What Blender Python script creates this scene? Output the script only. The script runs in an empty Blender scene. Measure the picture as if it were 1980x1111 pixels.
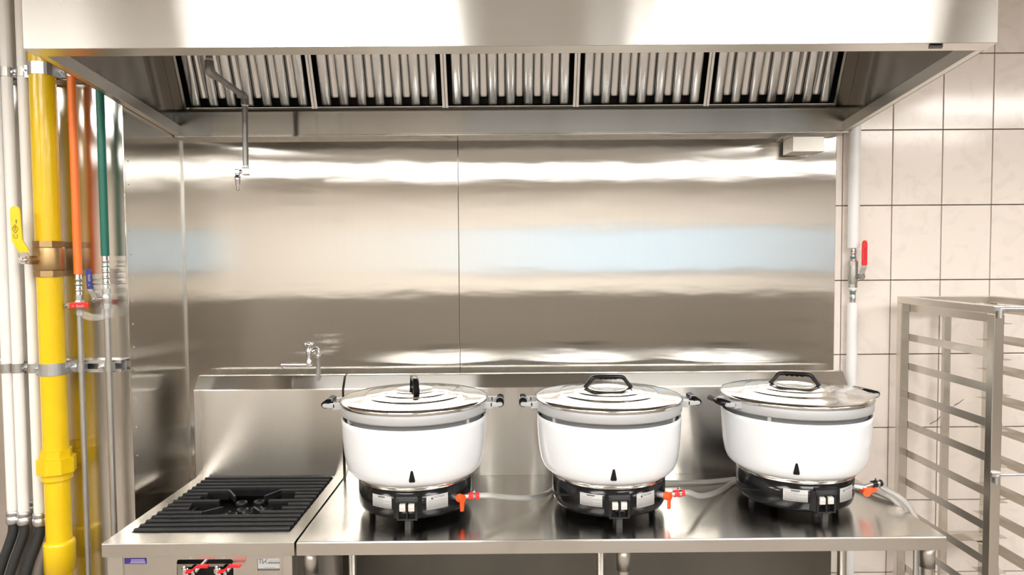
import bpy, math, random
from mathutils import Vector, Matrix
random.seed(7)
S = bpy.context.scene
C = S.collection
PI = math.pi

# ------------------------------------------------------------------ camera
cam = bpy.data.cameras.new('camera'); cam_o = bpy.data.objects.new('camera', cam); C.objects.link(cam_o)
FPX = 1317.6
cam.sensor_width = 36.0; cam.lens = 36.0 * FPX / 1980.0
cam.clip_start = 0.05; cam.clip_end = 60
pitch, yaw, roll = 0.0426, 0.0029, 0.0074
cam_o.matrix_world = (Matrix.Translation((0.0, -2.7456, 1.6369)) @ Matrix.Rotation(-yaw, 4, 'Z')
                      @ Matrix.Rotation(PI/2 - pitch, 4, 'X') @ Matrix.Rotation(-roll, 4, 'Z'))
S.camera = cam_o
# ------------------------------------------------------------------ world, exposure
w = bpy.data.worlds.new('world'); S.world = w; w.use_nodes = True
w.node_tree.nodes['Background'].inputs[0].default_value = (0.8, 0.85, 0.9, 1)
w.node_tree.nodes['Background'].inputs[1].default_value = 0.3
S.view_settings.view_transform = 'Standard'; S.view_settings.look = 'None'
S.view_settings.gamma = 1.0; S.view_settings.use_curve_mapping = False
S.view_settings.exposure = 0.56
S.cycles.use_denoising = True
S.cycles.sample_clamp_indirect = 8.0
S.cycles.max_bounces = 9; S.cycles.glossy_bounces = 6; S.cycles.diffuse_bounces = 4
LAMP = 13.0          # ceiling panel emission
# ------------------------------------------------------------------ materials
MATS = {}
def nt_new(name):
    m = bpy.data.materials.new(name); m.use_nodes = True
    return m, m.node_tree, m.node_tree.nodes['Principled BSDF']
def N(nt, typ, **kw):
    n = nt.nodes.new(typ)
    for k, v in kw.items():
        if k.startswith('i_'):
            n.inputs[k[2:].replace('_', ' ')].default_value = v
        else: setattr(n, k, v)
    return n
def coords(nt, scale, rot=(0,0,0)):
    tc = N(nt, 'ShaderNodeNewGeometry'); mp = N(nt, 'ShaderNodeMapping')
    mp.inputs['Scale'].default_value = scale; mp.inputs['Rotation'].default_value = rot
    nt.links.new(tc.outputs['Position'], mp.inputs['Vector'])
    return mp.outputs['Vector']
def plain(name, col, rough=0.5, metal=0.0, coat=0.0, spec=None, bump=None, noise=None):
    m, nt, b = nt_new(name)
    b.inputs['Base Color'].default_value = (*col, 1); b.inputs['Roughness'].default_value = rough
    b.inputs['Metallic'].default_value = metal; b.inputs['Coat Weight'].default_value = coat
    b.inputs['Coat Roughness'].default_value = 0.08
    if spec is not None: b.inputs['Specular IOR Level'].default_value = spec
    v = coords(nt, (1, 1, 1))
    if noise:
        sc, amt = noise
        n = N(nt, 'ShaderNodeTexNoise'); n.inputs['Scale'].default_value = sc; n.inputs['Detail'].default_value = 4
        nt.links.new(v, n.inputs['Vector'])
        r = N(nt, 'ShaderNodeValToRGB')
        r.color_ramp.elements[0].position = .3; r.color_ramp.elements[1].position = .7
        r.color_ramp.elements[0].color = (*[max(0, c*(1-amt)) for c in col], 1)
        r.color_ramp.elements[1].color = (*[min(1, c*(1+amt*.6)) for c in col], 1)
        nt.links.new(n.outputs['Fac'], r.inputs['Fac']); nt.links.new(r.outputs['Color'], b.inputs['Base Color'])
    if bump:
        sc, st = bump
        n = N(nt, 'ShaderNodeTexNoise'); n.inputs['Scale'].default_value = sc; n.inputs['Detail'].default_value = 3
        nt.links.new(v, n.inputs['Vector'])
        bp = N(nt, 'ShaderNodeBump'); bp.inputs['Strength'].default_value = st; bp.inputs['Distance'].default_value = .002
        nt.links.new(n.outputs['Fac'], bp.inputs['Height']); nt.links.new(bp.outputs['Normal'], b.inputs['Normal'])
    MATS[name] = m; return m
def steel(name, col, rough, aniso, tangent, grain=None, wave=None, rvar=.015):
    """brushed stainless: tangent = direction the reflection is smeared, grain = scale of fine streaks, wave = (scale, height) of sheet waviness"""
    m, nt, b = nt_new(name)
    b.inputs['Metallic'].default_value = 1
    b.inputs['Base Color'].default_value = (*col, 1)
    b.inputs['Roughness'].default_value = rough
    b.inputs['Anisotropic'].default_value = aniso
    if tangent:
        t = N(nt, 'ShaderNodeCombineXYZ')
        for i in range(3): t.inputs[i].default_value = tangent[i]
        nt.links.new(t.outputs[0], b.inputs['Tangent'])
    if grain:
        n = N(nt, 'ShaderNodeTexNoise'); n.inputs['Scale'].default_value = 1; n.inputs['Detail'].default_value = 3
        nt.links.new(coords(nt, grain), n.inputs['Vector'])
        r = N(nt, 'ShaderNodeMapRange'); r.inputs['From Min'].default_value = .3; r.inputs['From Max'].default_value = .7
        r.inputs['To Min'].default_value = rough - rvar; r.inputs['To Max'].default_value = rough + rvar
        nt.links.new(n.outputs['Fac'], r.inputs['Value']); nt.links.new(r.outputs['Result'], b.inputs['Roughness'])
        mx = N(nt, 'ShaderNodeMix', data_type='RGBA')
        mx.inputs['A'].default_value = (*[c*.975 for c in col], 1); mx.inputs['B'].default_value = (*[min(1, c*1.02) for c in col], 1)
        nt.links.new(n.outputs['Fac'], mx.inputs['Factor']); nt.links.new(mx.outputs['Result'], b.inputs['Base Color'])
    if wave:
        sc, dist = wave
        n = N(nt, 'ShaderNodeTexNoise'); n.inputs['Scale'].default_value = 1; n.inputs['Detail'].default_value = 1.5
        nt.links.new(coords(nt, sc), n.inputs['Vector'])
        bp = N(nt, 'ShaderNodeBump'); bp.inputs['Strength'].default_value = 1; bp.inputs['Distance'].default_value = dist
        nt.links.new(n.outputs['Fac'], bp.inputs['Height']); nt.links.new(bp.outputs['Normal'], b.inputs['Normal'])
    MATS[name] = m; return m
def emit(name, col, st):
    m, nt, b = nt_new(name)
    b.inputs['Base Color'].default_value = (.4, .4, .4, 1)
    b.inputs['Emission Color'].default_value = (*col, 1); b.inputs['Emission Strength'].default_value = st
    MATS[name] = m; return m
def brushed(name, col, rough, stretch, tangent, grain, wave, cvar=.025, detail=1.5):
    """sheet steel: a short-tailed glossy lobe drawn out along tangent, fine colour streaks, slow sheet waviness"""
    m = bpy.data.materials.new(name); m.use_nodes = True; nt = m.node_tree
    nt.nodes.remove(nt.nodes['Principled BSDF'])
    g = N(nt, 'ShaderNodeBsdfAnisotropic'); g.distribution = 'BECKMANN'
    g.inputs['Roughness'].default_value = rough; g.inputs['Anisotropy'].default_value = -stretch
    t = N(nt, 'ShaderNodeCombineXYZ')
    for i in range(3): t.inputs[i].default_value = tangent[i]
    nt.links.new(t.outputs[0], g.inputs['Tangent'])
    n = N(nt, 'ShaderNodeTexNoise'); n.inputs['Scale'].default_value = 1; n.inputs['Detail'].default_value = 3
    nt.links.new(coords(nt, grain), n.inputs['Vector'])
    mx = N(nt, 'ShaderNodeMix', data_type='RGBA')
    mx.inputs['A'].default_value = (*[c*(1-cvar) for c in col], 1); mx.inputs['B'].default_value = (*[min(1, c*(1+cvar)) for c in col], 1)
    nt.links.new(n.outputs['Fac'], mx.inputs['Factor']); nt.links.new(mx.outputs['Result'], g.inputs['Color'])
    n = N(nt, 'ShaderNodeTexNoise'); n.inputs['Scale'].default_value = 1; n.inputs['Detail'].default_value = detail
    nt.links.new(coords(nt, wave[0]), n.inputs['Vector'])
    bp = N(nt, 'ShaderNodeBump'); bp.inputs['Strength'].default_value = 1; bp.inputs['Distance'].default_value = wave[1]
    nt.links.new(n.outputs['Fac'], bp.inputs['Height']); nt.links.new(bp.outputs['Normal'], g.inputs['Normal'])
    nt.links.new(g.outputs[0], nt.nodes['Material Output'].inputs['Surface'])
    MATS[name] = m
ST = (.70, .68, .645)
brushed('steel_back', ST, .16, .80, (1, 0, 0), (260, 260, 2.5), ((1.1, 1.1, 4.5), .0010), detail=3.5)
brushed('steel_left', ST, .18, .70, (1, 0, 0), (200, 200, 3), ((3, 3, 3), .0025))
brushed('steel_side', ST, .20, .70, (0, 1, 0), (200, 200, 3), ((2.5, 2.5, 3.5), .003))
brushed('steel_x', ST, .20, .80, (0, 0, 1), (2.5, 200, 260), ((2.0, 2.0, 1.0), .0008))      # grain along x on upright faces
brushed('steel_top', ST, .25, .60, (0, 1, 0), (2.5, 320, 200), ((3, 1.2, 1), .0010))        # worktops
steel('plenum_shade', (.06, .055, .05), .5, 0, None, (30, 30, 30))  # near-black base colour stands in for the shade behind the filters
steel('steel_shaded', (.30, .285, .26), .20, 0, None, None, ((2, 2, 2), .0008))  # same steel as the hood front, base colour darkened for the shaded inside
steel('steel_filter', (.74, .75, .755), .20, .0, None, None, ((14, 14, 5), .0022))
steel('steel_plain', ST, .28, .0, None, None, ((4, 4, 4), .0004))
steel('steel_rack', (.66, .63, .58), .27, 0, None, None, ((4, 4, 4), .0004))
steel('steel_lid', (.68, .665, .64), .12, .0, None, None, ((3, 3, 3), .0006))
steel('chrome', (.85, .85, .86), .06, 0, None)
steel('zinc', (.62, .62, .63), .35, 0, None)
steel('galvanized', (.50, .49, .47), .42, 0, None, (30, 30, 30))
steel('alu', (.62, .63, .65), .38, 0, None)
steel('brass', (.46, .31, .15), .42, 0, None, None, ((60, 60, 60), .0004))
plain('white_enamel', (.80, .82, .86), .22, coat=.4)
plain('pot_grey', (.46, .47, .485), .38, .15)
plain('black_gloss', (.008, .008, .009), .12, coat=.0, spec=.28)
plain('black_plastic', (.010, .010, .011), .35, spec=.3)
plain('black_matte', (.012, .012, .012), .7)
plain('cast_iron', (.012, .012, .013), .40, .0, spec=.3, bump=(90, .35), noise=(25, .3))
plain('rubber', (.03, .03, .03), .7)
plain('pvc_white', (.80, .78, .76), .35, noise=(7, .03))
plain('pipe_white', (.86, .86, .87), .35)
plain('yellow_paint', (.80, .53, .003), .28, coat=.25, bump=(70, .35), noise=(6, .06))
plain('yellow_lever', (.84, .60, .012), .4)
plain('orange_pipe', (.92, .20, .03), .42)
plain('green_pipe', (.008, .14, .10), .42)
plain('pipe_grey', (.33, .325, .315), .42, .6, noise=(30, .15))
plain('red_grip', (.80, .02, .025), .35)
plain('blue_grip', (.03, .035, .22), .35)
plain('orange_lever', (.92, .09, .012), .35)
plain('label_white', (.42, .42, .42), .4)
plain('label_print', (.03, .03, .03), .5)
plain('label_soft', (.22, .22, .22), .5)
plain('label_blue', (.04, .025, .19), .35)
plain('label_lilac', (.45, .42, .62), .45)
plain('switch_white', (.62, .60, .58), .35)
plain('switch_print', (.72, .48, .44), .5)
plain('tape_white', (.8, .8, .78), .6)
plain('teal_mark', (.05, .25, .22), .5)
plain('grout', (.17, .145, .12), .9, noise=(40, .3))
plain('crack', (.16, .12, .07), .9)
plain('ceiling_paint', (.74, .73, .71), .8)
plain('wainscot', (.24, .215, .185), .5, noise=(2.0, .25))
plain('lower_shade_sheet', (.11, .095, .075), .5, noise=(2.0, .3))  # dark brown base colour stands in for the gloom under the table
plain('west_paint', (.46, .41, .35), .5)
plain('cream_wall', (.90, .86, .80), .5)
def tile_mat(name, col):
    m, nt, b = nt_new(name)
    b.inputs['Roughness'].default_value = .12; b.inputs['Specular IOR Level'].default_value = .5
    oi = N(nt, 'ShaderNodeObjectInfo')
    v = coords(nt, (1, 1, 1))
    ad = N(nt, 'ShaderNodeVectorMath', operation='ADD'); ml = N(nt, 'ShaderNodeMath', operation='MULTIPLY'); ml.inputs[1].default_value = 37
    nt.links.new(oi.outputs['Random'], ml.inputs[0]); nt.links.new(v, ad.inputs[0]); nt.links.new(ml.outputs[0], ad.inputs[1])
    n = N(nt, 'ShaderNodeTexNoise'); n.inputs['Scale'].default_value = 9; n.inputs['Detail'].default_value = 6
    n.inputs['Distortion'].default_value = 1.6
    nt.links.new(ad.outputs[0], n.inputs['Vector'])
    r = N(nt, 'ShaderNodeValToRGB'); e = r.color_ramp.elements
    e[0].position = .36; e[0].color = (*[c*.945 for c in col], 1); e[1].position = .47; e[1].color = (*col, 1)
    nt.links.new(n.outputs['Fac'], r.inputs['Fac']); nt.links.new(r.outputs['Color'], b.inputs['Base Color'])
    n2 = N(nt, 'ShaderNodeTexNoise'); n2.inputs['Scale'].default_value = 6
    nt.links.new(ad.outputs[0], n2.inputs['Vector'])
    bp = N(nt, 'ShaderNodeBump'); bp.inputs['Strength'].default_value = .25; bp.inputs['Distance'].default_value = .004
    nt.links.new(n2.outputs['Fac'], bp.inputs['Height']); nt.links.new(bp.outputs['Normal'], b.inputs['Normal'])
    MATS[name] = m
tile_mat('tile', (.87, .795, .735))
def braid_mat():
    m, nt, b = nt_new('braid')
    b.inputs['Metallic'].default_value = .8; b.inputs['Roughness'].default_value = .35
    uv = N(nt, 'ShaderNodeUVMap'); mp = N(nt, 'ShaderNodeMapping'); nt.links.new(uv.outputs[0], mp.inputs[0])
    mp.inputs['Scale'].default_value = (1, 1, 1)
    ws = []
    for sgn in (1, -1):
        m2 = N(nt, 'ShaderNodeMapping'); m2.inputs['Rotation'].default_value = (0, 0, sgn*.78)
        nt.links.new(mp.outputs[0], m2.inputs[0])
        wv = N(nt, 'ShaderNodeTexWave'); wv.inputs['Scale'].default_value = 2.6
        nt.links.new(m2.outputs[0], wv.inputs['Vector']); ws.append(wv)
    mx = N(nt, 'ShaderNodeMath', operation='MAXIMUM')
    nt.links.new(ws[0].outputs['Fac'], mx.inputs[0]); nt.links.new(ws[1].outputs['Fac'], mx.inputs[1])
    r = N(nt, 'ShaderNodeValToRGB'); e = r.color_ramp.elements
    e[0].position = .35; e[0].color = (.30, .29, .27, 1); e[1].position = .8; e[1].color = (.82, .80, .77, 1)
    nt.links.new(mx.outputs[0], r.inputs['Fac']); nt.links.new(r.outputs['Color'], b.inputs['Base Color'])
    bp = N(nt, 'ShaderNodeBump'); bp.inputs['Strength'].default_value = .6; bp.inputs['Distance'].default_value = .001
    nt.links.new(mx.outputs[0], bp.inputs['Height']); nt.links.new(bp.outputs['Normal'], b.inputs['Normal'])
    MATS['braid'] = m
braid_mat()
def film_mat():
    m, nt, b = nt_new('clear_film')
    b.inputs['Base Color'].default_value = (.95, .95, .95, 1); b.inputs['Roughness'].default_value = .12
    b.inputs['Alpha'].default_value = .10; b.inputs['Specular IOR Level'].default_value = 1.0
    n = N(nt, 'ShaderNodeTexNoise'); n.inputs['Scale'].default_value = 90; nt.links.new(coords(nt, (1, 1, 1)), n.inputs['Vector'])
    bp = N(nt, 'ShaderNodeBump'); bp.inputs['Strength'].default_value = .6; bp.inputs['Distance'].default_value = .004
    nt.links.new(n.outputs['Fac'], bp.inputs['Height']); nt.links.new(bp.outputs['Normal'], b.inputs['Normal'])
    MATS['clear_film'] = m
film_mat()
def brick_mat(name, c1, c2, mortar, sx, sz, rough, axis='xz'):
    m, nt, b = nt_new(name); b.inputs['Roughness'].default_value = rough
    v = coords(nt, (1, 1, 1), (PI/2, 0, 0) if axis == 'xz' else (0, 0, 0))
    t = N(nt, 'ShaderNodeTexBrick'); t.offset = 0
    t.inputs['Scale'].default_value = 1; t.inputs['Brick Width'].default_value = sx; t.inputs['Row Height'].default_value = sz
    t.inputs['Mortar Size'].default_value = .004
    t.inputs['Color1'].default_value = (*c1, 1); t.inputs['Color2'].default_value = (*c2, 1); t.inputs['Mortar'].default_value = (*mortar, 1)
    nt.links.new(v, t.inputs['Vector']); nt.links.new(t.outputs['Color'], b.inputs['Base Color'])
    MATS[name] = m
brick_mat('floor_tile', (.27, .23, .195), (.24, .205, .175), (.08, .07, .06), .3, .3, .6, 'xy')
brick_mat('far_tile', (.80, .72, .65), (.78, .70, .63), (.25, .22, .19), .2, .3, .2)
emit('lamp', (1, .97, .92), LAMP)
emit('blue_glow', (.55, .80, 1.0), .66)  # bluish glow of the added strip, tinted for the band mirrored in the steel

# ------------------------------------------------------------------ mesh builder
class MB:
    def __init__(s): s.v = []; s.f = []; s.sm = []; s.mi = []; s.uv = {}
    def add(s, vs, fs, smooth=False, mi=0):
        o = len(s.v); s.v += [tuple(p) for p in vs]
        for f in fs: s.f.append(tuple(i + o for i in f)); s.sm.append(smooth); s.mi.append(mi)
        return s
    def box(s, x0, x1, y0, y1, z0, z1, mi=0):
        vs = [(x, y, z) for z in (z0, z1) for y in (y0, y1) for x in (x0, x1)]
        return s.add(vs, [(0, 2, 3, 1), (4, 5, 7, 6), (0, 1, 5, 4), (2, 6, 7, 3), (0, 4, 6, 2), (1, 3, 7, 5)], False, mi)
    def prism(s, pts, a, b, axis='x', mi=0, smooth=False):
        """polygon extruded along an axis from a to b; pts are the two other coordinates in xyz order"""
        def P(p, t): return {'x': (t, p[0], p[1]), 'y': (p[0], t, p[1]), 'z': (p[0], p[1], t)}[axis]
        n = len(pts); vs = [P(p, a) for p in pts] + [P(p, b) for p in pts]
        fs = [tuple(range(n))[::-1], tuple(range(n, 2*n))] + [(i, (i+1) % n, n+(i+1) % n, n+i) for i in range(n)]
        return s.add(vs, fs, smooth, mi)
    def lathe(s, prof, n=48, c=(0, 0, 0), smooth=True, mi=0, cap0=False, cap1=False, a0=0, a1=2*PI):
        full = abs(a1-a0-2*PI) < 1e-6; m = n if full else n+1
        vs = []
        for r, z in prof:
            for i in range(m):
                a = a0 + (a1-a0)*i/n; vs.append((c[0]+r*math.sin(a), c[1]-r*math.cos(a), c[2]+z))
        fs = []
        for k in range(len(prof)-1):
            for i in range(n):
                j = (i+1) % m if full else i+1
                fs.append((k*m+i, k*m+j, (k+1)*m+j, (k+1)*m+i))
        if cap0: fs.append(tuple(range(m))[::-1])
        if cap1: fs.append(tuple(range((len(prof)-1)*m, len(prof)*m)))
        return s.add(vs, fs, smooth, mi)
    def cyl(s, p, q, r, r2=None, n=16, mi=0, smooth=True, cap=True):
        p, q = Vector(p), Vector(q); r2 = r if r2 is None else r2
        d = (q-p).normalized(); up = Vector((0, 0, 1)) if abs(d.z) < .95 else Vector((1, 0, 0))
        u = d.cross(up).normalized(); v = d.cross(u)
        vs = []
        for c, rr in ((p, r), (q, r2)):
            for i in range(n):
                a = 2*PI*i/n; vs.append(c + u*rr*math.cos(a) + v*rr*math.sin(a))
        s.add(vs, [(i, n+i, n+(i+1) % n, (i+1) % n) for i in range(n)], smooth, mi)
        if cap: s.add(vs, [tuple(range(n)), tuple(range(n, 2*n))[::-1]], False, mi)
        return s
    def tube(s, pts, r, n=12, mi=0, uvlen=None, rad=None):
        pts = [Vector(p) for p in pts]; o = len(s.v); prev = None; L = 0; vs = []; ls = []
        for k, p in enumerate(pts):
            d = (pts[min(k+1, len(pts)-1)] - pts[max(k-1, 0)]).normalized()
            if prev is None:
                up = Vector((0, 0, 1)) if abs(d.z) < .9 else Vector((1, 0, 0)); u = d.cross(up).normalized()
            else: u = (prev - d*prev.dot(d)).normalized()
            prev = u; v = d.cross(u)
            if k: L += (p-pts[k-1]).length
            ls.append(L); rr = rad(k) if rad else r
            for i in range(n):
                a = 2*PI*i/n; vs.append(p + u*rr*math.cos(a) + v*rr*math.sin(a))
        fs = []; K = len(pts)
        for k in range(K-1):
            for i in range(n):
                s.uv[len(s.f)+len(fs)] = [(i, ls[k]), (i, ls[k+1]), (i+1, ls[k+1]), (i+1, ls[k])]
                fs.append((k*n+i, (k+1)*n+i, (k+1)*n+(i+1) % n, k*n+(i+1) % n))
        s.add(vs, fs, True, mi)
        s.add(vs[:n] + vs[-n:], [tuple(range(n)), tuple(range(n, 2*n))[::-1]], False, mi)
        return s
    def rot(s, M):
        s.v = [tuple(M @ Vector(p)) for p in s.v]; return s
    def mesh(s, name, mats):
        me = bpy.data.meshes.new(name); me.from_pydata(s.v, [], s.f)
        for p, sm, mi in zip(me.polygons, s.sm, s.mi): p.use_smooth = sm; p.material_index = mi
        for m in mats: me.materials.append(MATS[m])
        if s.uv:
            l = me.uv_layers.new(name='UVMap')
            for fi, cs in s.uv.items():
                for li, c in zip(me.polygons[fi].loop_indices, cs): l.data[li].uv = (c[0]*.5, c[1]*140)
        me.validate(); me.update(); return me
    def build(s, name, mats, parent=None, loc=None, bevel=0, seg=2):
        if isinstance(mats, str): mats = [mats]
        o = bpy.data.objects.new(name, s.mesh(name, mats)); C.objects.link(o)
        if loc: o.location = loc
        if parent: o.parent = parent
        if bevel:
            b = o.modifiers.new('bevel', 'BEVEL'); b.width = bevel; b.segments = seg; b.limit_method = 'ANGLE'; b.angle_limit = .6
            b.harden_normals = False
        return o
def thing(name, label, cat, loc=(0, 0, 0), group=None, rz=0):
    o = bpy.data.objects.new(name, None); C.objects.link(o); o.location = loc; o.rotation_euler = (0, 0, rz)
    o.empty_display_size = .05
    return tag(o, label, cat, group)
def tag(o, label=None, cat=None, group=None, kind=None):
    if label: o['label'] = label
    if cat: o['category'] = cat
    if group: o['group'] = group
    if kind: o['kind'] = kind
    return o
def struct(name, label=None, loc=(0, 0, 0)):
    o = bpy.data.objects.new(name, None); C.objects.link(o); o.location = loc; o['kind'] = 'structure'
    if label: o['label'] = label
    return o
def inst(src, parent, loc=(0, 0, 0), rz=None, name=None):
    c = src.copy(); C.objects.link(c); c.parent = parent; c.location = loc
    if rz is not None: c.rotation_euler = (0, 0, rz)
    return c
def spline(pts, n=8):
    pts = [Vector(p) for p in pts]; P = [pts[0]*2-pts[1]] + pts + [pts[-1]*2-pts[-2]]; out = []
    for k in range(1, len(P)-2):
        a, b, c, d = P[k-1:k+3]
        for i in range(n):
            t = i/n
            out.append(.5*((2*b) + (c-a)*t + (2*a-5*b+4*c-d)*t*t + (3*b-a-3*c+d)*t**3))
    return out + [pts[-1]]
def text_faces(body, size, bold=0.0):
    """letter outlines as a flat mesh, centred, x right y up"""
    cu = bpy.data.curves.new('lettering', 'FONT'); cu.body = body; cu.size = size; cu.align_x = 'CENTER'; cu.align_y = 'CENTER'
    cu.resolution_u = 2; cu.offset = bold
    o = bpy.data.objects.new('lettering', cu); C.objects.link(o)
    bpy.context.view_layer.update()
    me = bpy.data.meshes.new_from_object(o)
    vs = [tuple(v.co) for v in me.vertices]; fs = [tuple(p.vertices) for p in me.polygons]
    bpy.data.objects.remove(o); bpy.data.meshes.remove(me); bpy.data.curves.remove(cu)
    return vs, fs

# ------------------------------------------------------------------ large lights: the ceiling's flat panels
RZ = 2.75
lamp_i = 0
for yy, rw in ((-2.32, 'nearest the hood'), (-3.40, 'in the middle row'), (-5.7, 'in the row farthest from the hood')):
    for xx, cl_ in ((-3.09, 'far left'), (-.87, 'left of centre'), (1.35, 'right of centre'), (3.57, 'far right')):
        t = thing('ceiling_light', f'flat white ceiling light panel {rw}, {cl_}', 'ceiling light', (xx, yy, RZ-.02), 'ceiling light panels')
        MB().box(-.6, .6, -.3, .3, -.004, .004).build('diffuser', 'lamp', t)
        f = MB(); f.box(-.63, -.6, -.33, .33, -.01, .018).box(.6, .63, -.33, .33, -.01, .018)
        f.box(-.6, .6, -.33, -.3, -.01, .018).box(-.6, .6, .3, .33, -.01, .018).build('frame', 'alu', t)

# ------------------------------------------------------------------ room shell
PX, CY_, PR = -1.306, -.4116, 1.3088       # recess left face, column face, right edge of the steel sheets
XL, XR, YF = -4.4, 4.6, -7.0
tag(MB().box(XL-.1, XR+.1, YF-.1, .1, -.1, 0).build('floor', 'floor_tile'), 'brown kitchen floor tiles', kind='structure')
tag(MB().box(XL-.1, XR+.1, YF-.1, .1, RZ, RZ+.1).build('ceiling', 'ceiling_paint'), 'pale painted kitchen ceiling', kind='structure')
wb = struct('wall_back', 'cream tiled wall with brushed steel sheets behind the cookers')
MB().box(PX-.02, 3.14, .004, .10, 0, RZ).build('grout_bed', 'grout', wb)
MB().box(3.14, XR+.1, -.004, .10, 0, RZ).build('far_tiling', 'far_tile', wb)
SEAM = -.2045
MB().box(PX, SEAM-.0008, -.0045, .004, .70, RZ).build('steel_sheet', 'steel_back', wb, bevel=.001)
MB().box(PX, PR, -.0035, .004, 0, .70).build('lower_shade_sheet', 'lower_shade_sheet', wb)  # sheet with the under-table shade put into its colour
MB().box(SEAM+.0008, PR, -.0045, .004, .70, RZ).build('steel_sheet', 'steel_back', wb, bevel=.001)
MB().box(PX, PX+.006, -.0075, -.0045, .75, 2.13).build('corner_trim', 'steel_plain', wb)
# tiles, each its own piece: 20 x 30 cm, dark joints
X0, Z0, G = 1.3355, 1.5383, .0022
tile_src = MB().box(-.1+G, .1-G, -.004, .006, -.15+G, .15-G).build('tile', 'tile', wb, bevel=.0012)
first = True
for c in range(-1, 9):
    for r in range(-6, 5):
        xa = X0+.2*(c); za = Z0+.3*r
        if za > RZ or za+.3 < 0: continue
        loc = (xa+.1, 0, za+.15)
        if c == -1:     # the cut strip beside the steel
            o = MB().box(PR+.0005-X0-.0, -G, -.004, .006, max(-.15+G, -za-.15), min(.15-G, RZ-za-.15)).build('tile', 'tile', wb, (X0, 0, za+.15)); continue
        if za+.3 > RZ or za < 0:
            MB().box(-.1+G, .1-G, -.004, .006, max(-.15+G, -za-.15), min(.15-G, RZ-za-.15)).build('tile', 'tile', wb, loc, bevel=.0012); continue
        if first: tile_src.location = loc; first = False
        else: inst(tile_src, wb, loc)
# broken tile edge behind the rack
ck = MB()
pts = [(1.705, .952), (1.722, .962), (1.735, .968), (1.748, .985), (1.763, .990), (1.776, 1.006), (1.79, 1.012), (1.805, 1.03), (1.818, 1.036), (1.84, 1.052)]
for a, b in zip(pts, pts[1:]):
    h = random.uniform(.0015, .004)
    ck.prism([(a[0], a[1]-h), (b[0], b[1]-h*.5), (b[0], b[1]+h*.6), (a[0], a[1]+h*.5)], -.0052, -.0035, 'y')
ck.build('crack', 'crack', wb)
# column left of the recess, clad in steel
wl = struct('wall_left', 'steel clad wall projecting left of the hood')
MB().box(XL-.1, PX-.006, CY_+.006, .10, 0, RZ).build('core', 'cream_wall', wl)
MB().box(XL, -2.36, CY_, CY_+.006, 0, RZ).build('steel_sheet', 'steel_left', wl)
MB().box(-2.358, PX-.006, CY_, CY_+.006, 0, RZ).build('steel_sheet', 'steel_left', wl)
MB().box(PX-.006, PX, CY_-.001, -.0045, 0, RZ).build('steel_sheet', 'steel_side', wl, bevel=.0015)
rv = MB().lathe([(.0001, .002), (.0022, .0015), (.003, 0)], 10).rot(Matrix.Rotation(PI/2, 4, 'Y'))
rvo = None
for z in [1.98, 1.90, 1.82, 1.74, 1.66, 1.58, 1.50, 1.42, 1.34, 1.26, 1.16, 1.06, .96]:
    if rvo is None: rvo = rv.build('rivet', 'zinc', wl, (PX, CY_+.022, z))
    else: inst(rvo, wl, (PX, CY_+.022, z))
# unseen sides of the kitchen that the steel mirrors
tag(MB().box(XL-.1, XL, YF, CY_, 0, RZ).build('wall_west', 'west_paint'), 'brown grey wall far to the left', kind='structure')
tag(MB().box(XR, XR+.1, YF, 0, 0, RZ).build('wall_east', 'far_tile'), 'cream tiled wall far to the right', kind='structure')
wf = struct('wall_front', 'wall behind the camera')
MB().box(XL-.1, XR+.1, YF-.1, YF, 1.15, RZ).build('upper_wall', 'cream_wall', wf)
MB().box(XL-.1, XR+.1, YF-.1, YF+.02, 0, 1.15).build('wainscot', 'wainscot', wf)
wn = struct('glow_strip_1', 'unseen bluish glowing strip added on the wall behind the camera')  # added glow, out of view, sized for the blue band in the steel
WX = [-.6, .6, 1.8, 3.0, 4.2]
for a, b in zip(WX, WX[1:]): MB().box(a+.025, b-.025, YF+.005, YF+.015, 1.455, 2.045).build('glow_pane', 'blue_glow', wn)
fr = MB()
for x in WX: fr.box(x-.025, x+.025, YF, YF+.03, 1.42, 2.08)
for a, b in zip(WX, WX[1:]): fr.box(a+.025, b-.025, YF, YF+.03, 1.42, 1.455).box(a+.025, b-.025, YF, YF+.03, 2.045, 2.08)
fr.build('glow_frame', 'alu', wn)

# ------------------------------------------------------------------ range hood
HL, HR, HY, HF, HB = -1.3117, 1.3292, -.8725, 2.212, 2.1165
hood = thing('range_hood', 'wide stainless steel canopy hood above the cookers and stove', 'range hood', (0, 0, 2.1))
def hz(y): return HB + (HF-HB)*(y/HY) - 2.1
TOP = RZ-.003-2.1
YB = -.006
MB().box(HL, HR, HY, HY+.0025, HF-2.1, TOP).build('fascia', 'steel_x', hood, bevel=.001)
for nm, xa, xb in (('side_panel', HL, HL+.002), ('side_panel', HR-.002, HR)):
    yb = CY_-.003 if xa < 0 else YB
    yb = YB
    if xa < 0: xa, xb = PX+.0008, PX+.003
    p = MB().prism([(HY+.0025, hz(HY)), (yb, hz(yb)), (yb, TOP), (HY+.0025, TOP)], xa, xb, 'x')
    p.build(nm, 'steel_shaded', hood)
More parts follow.
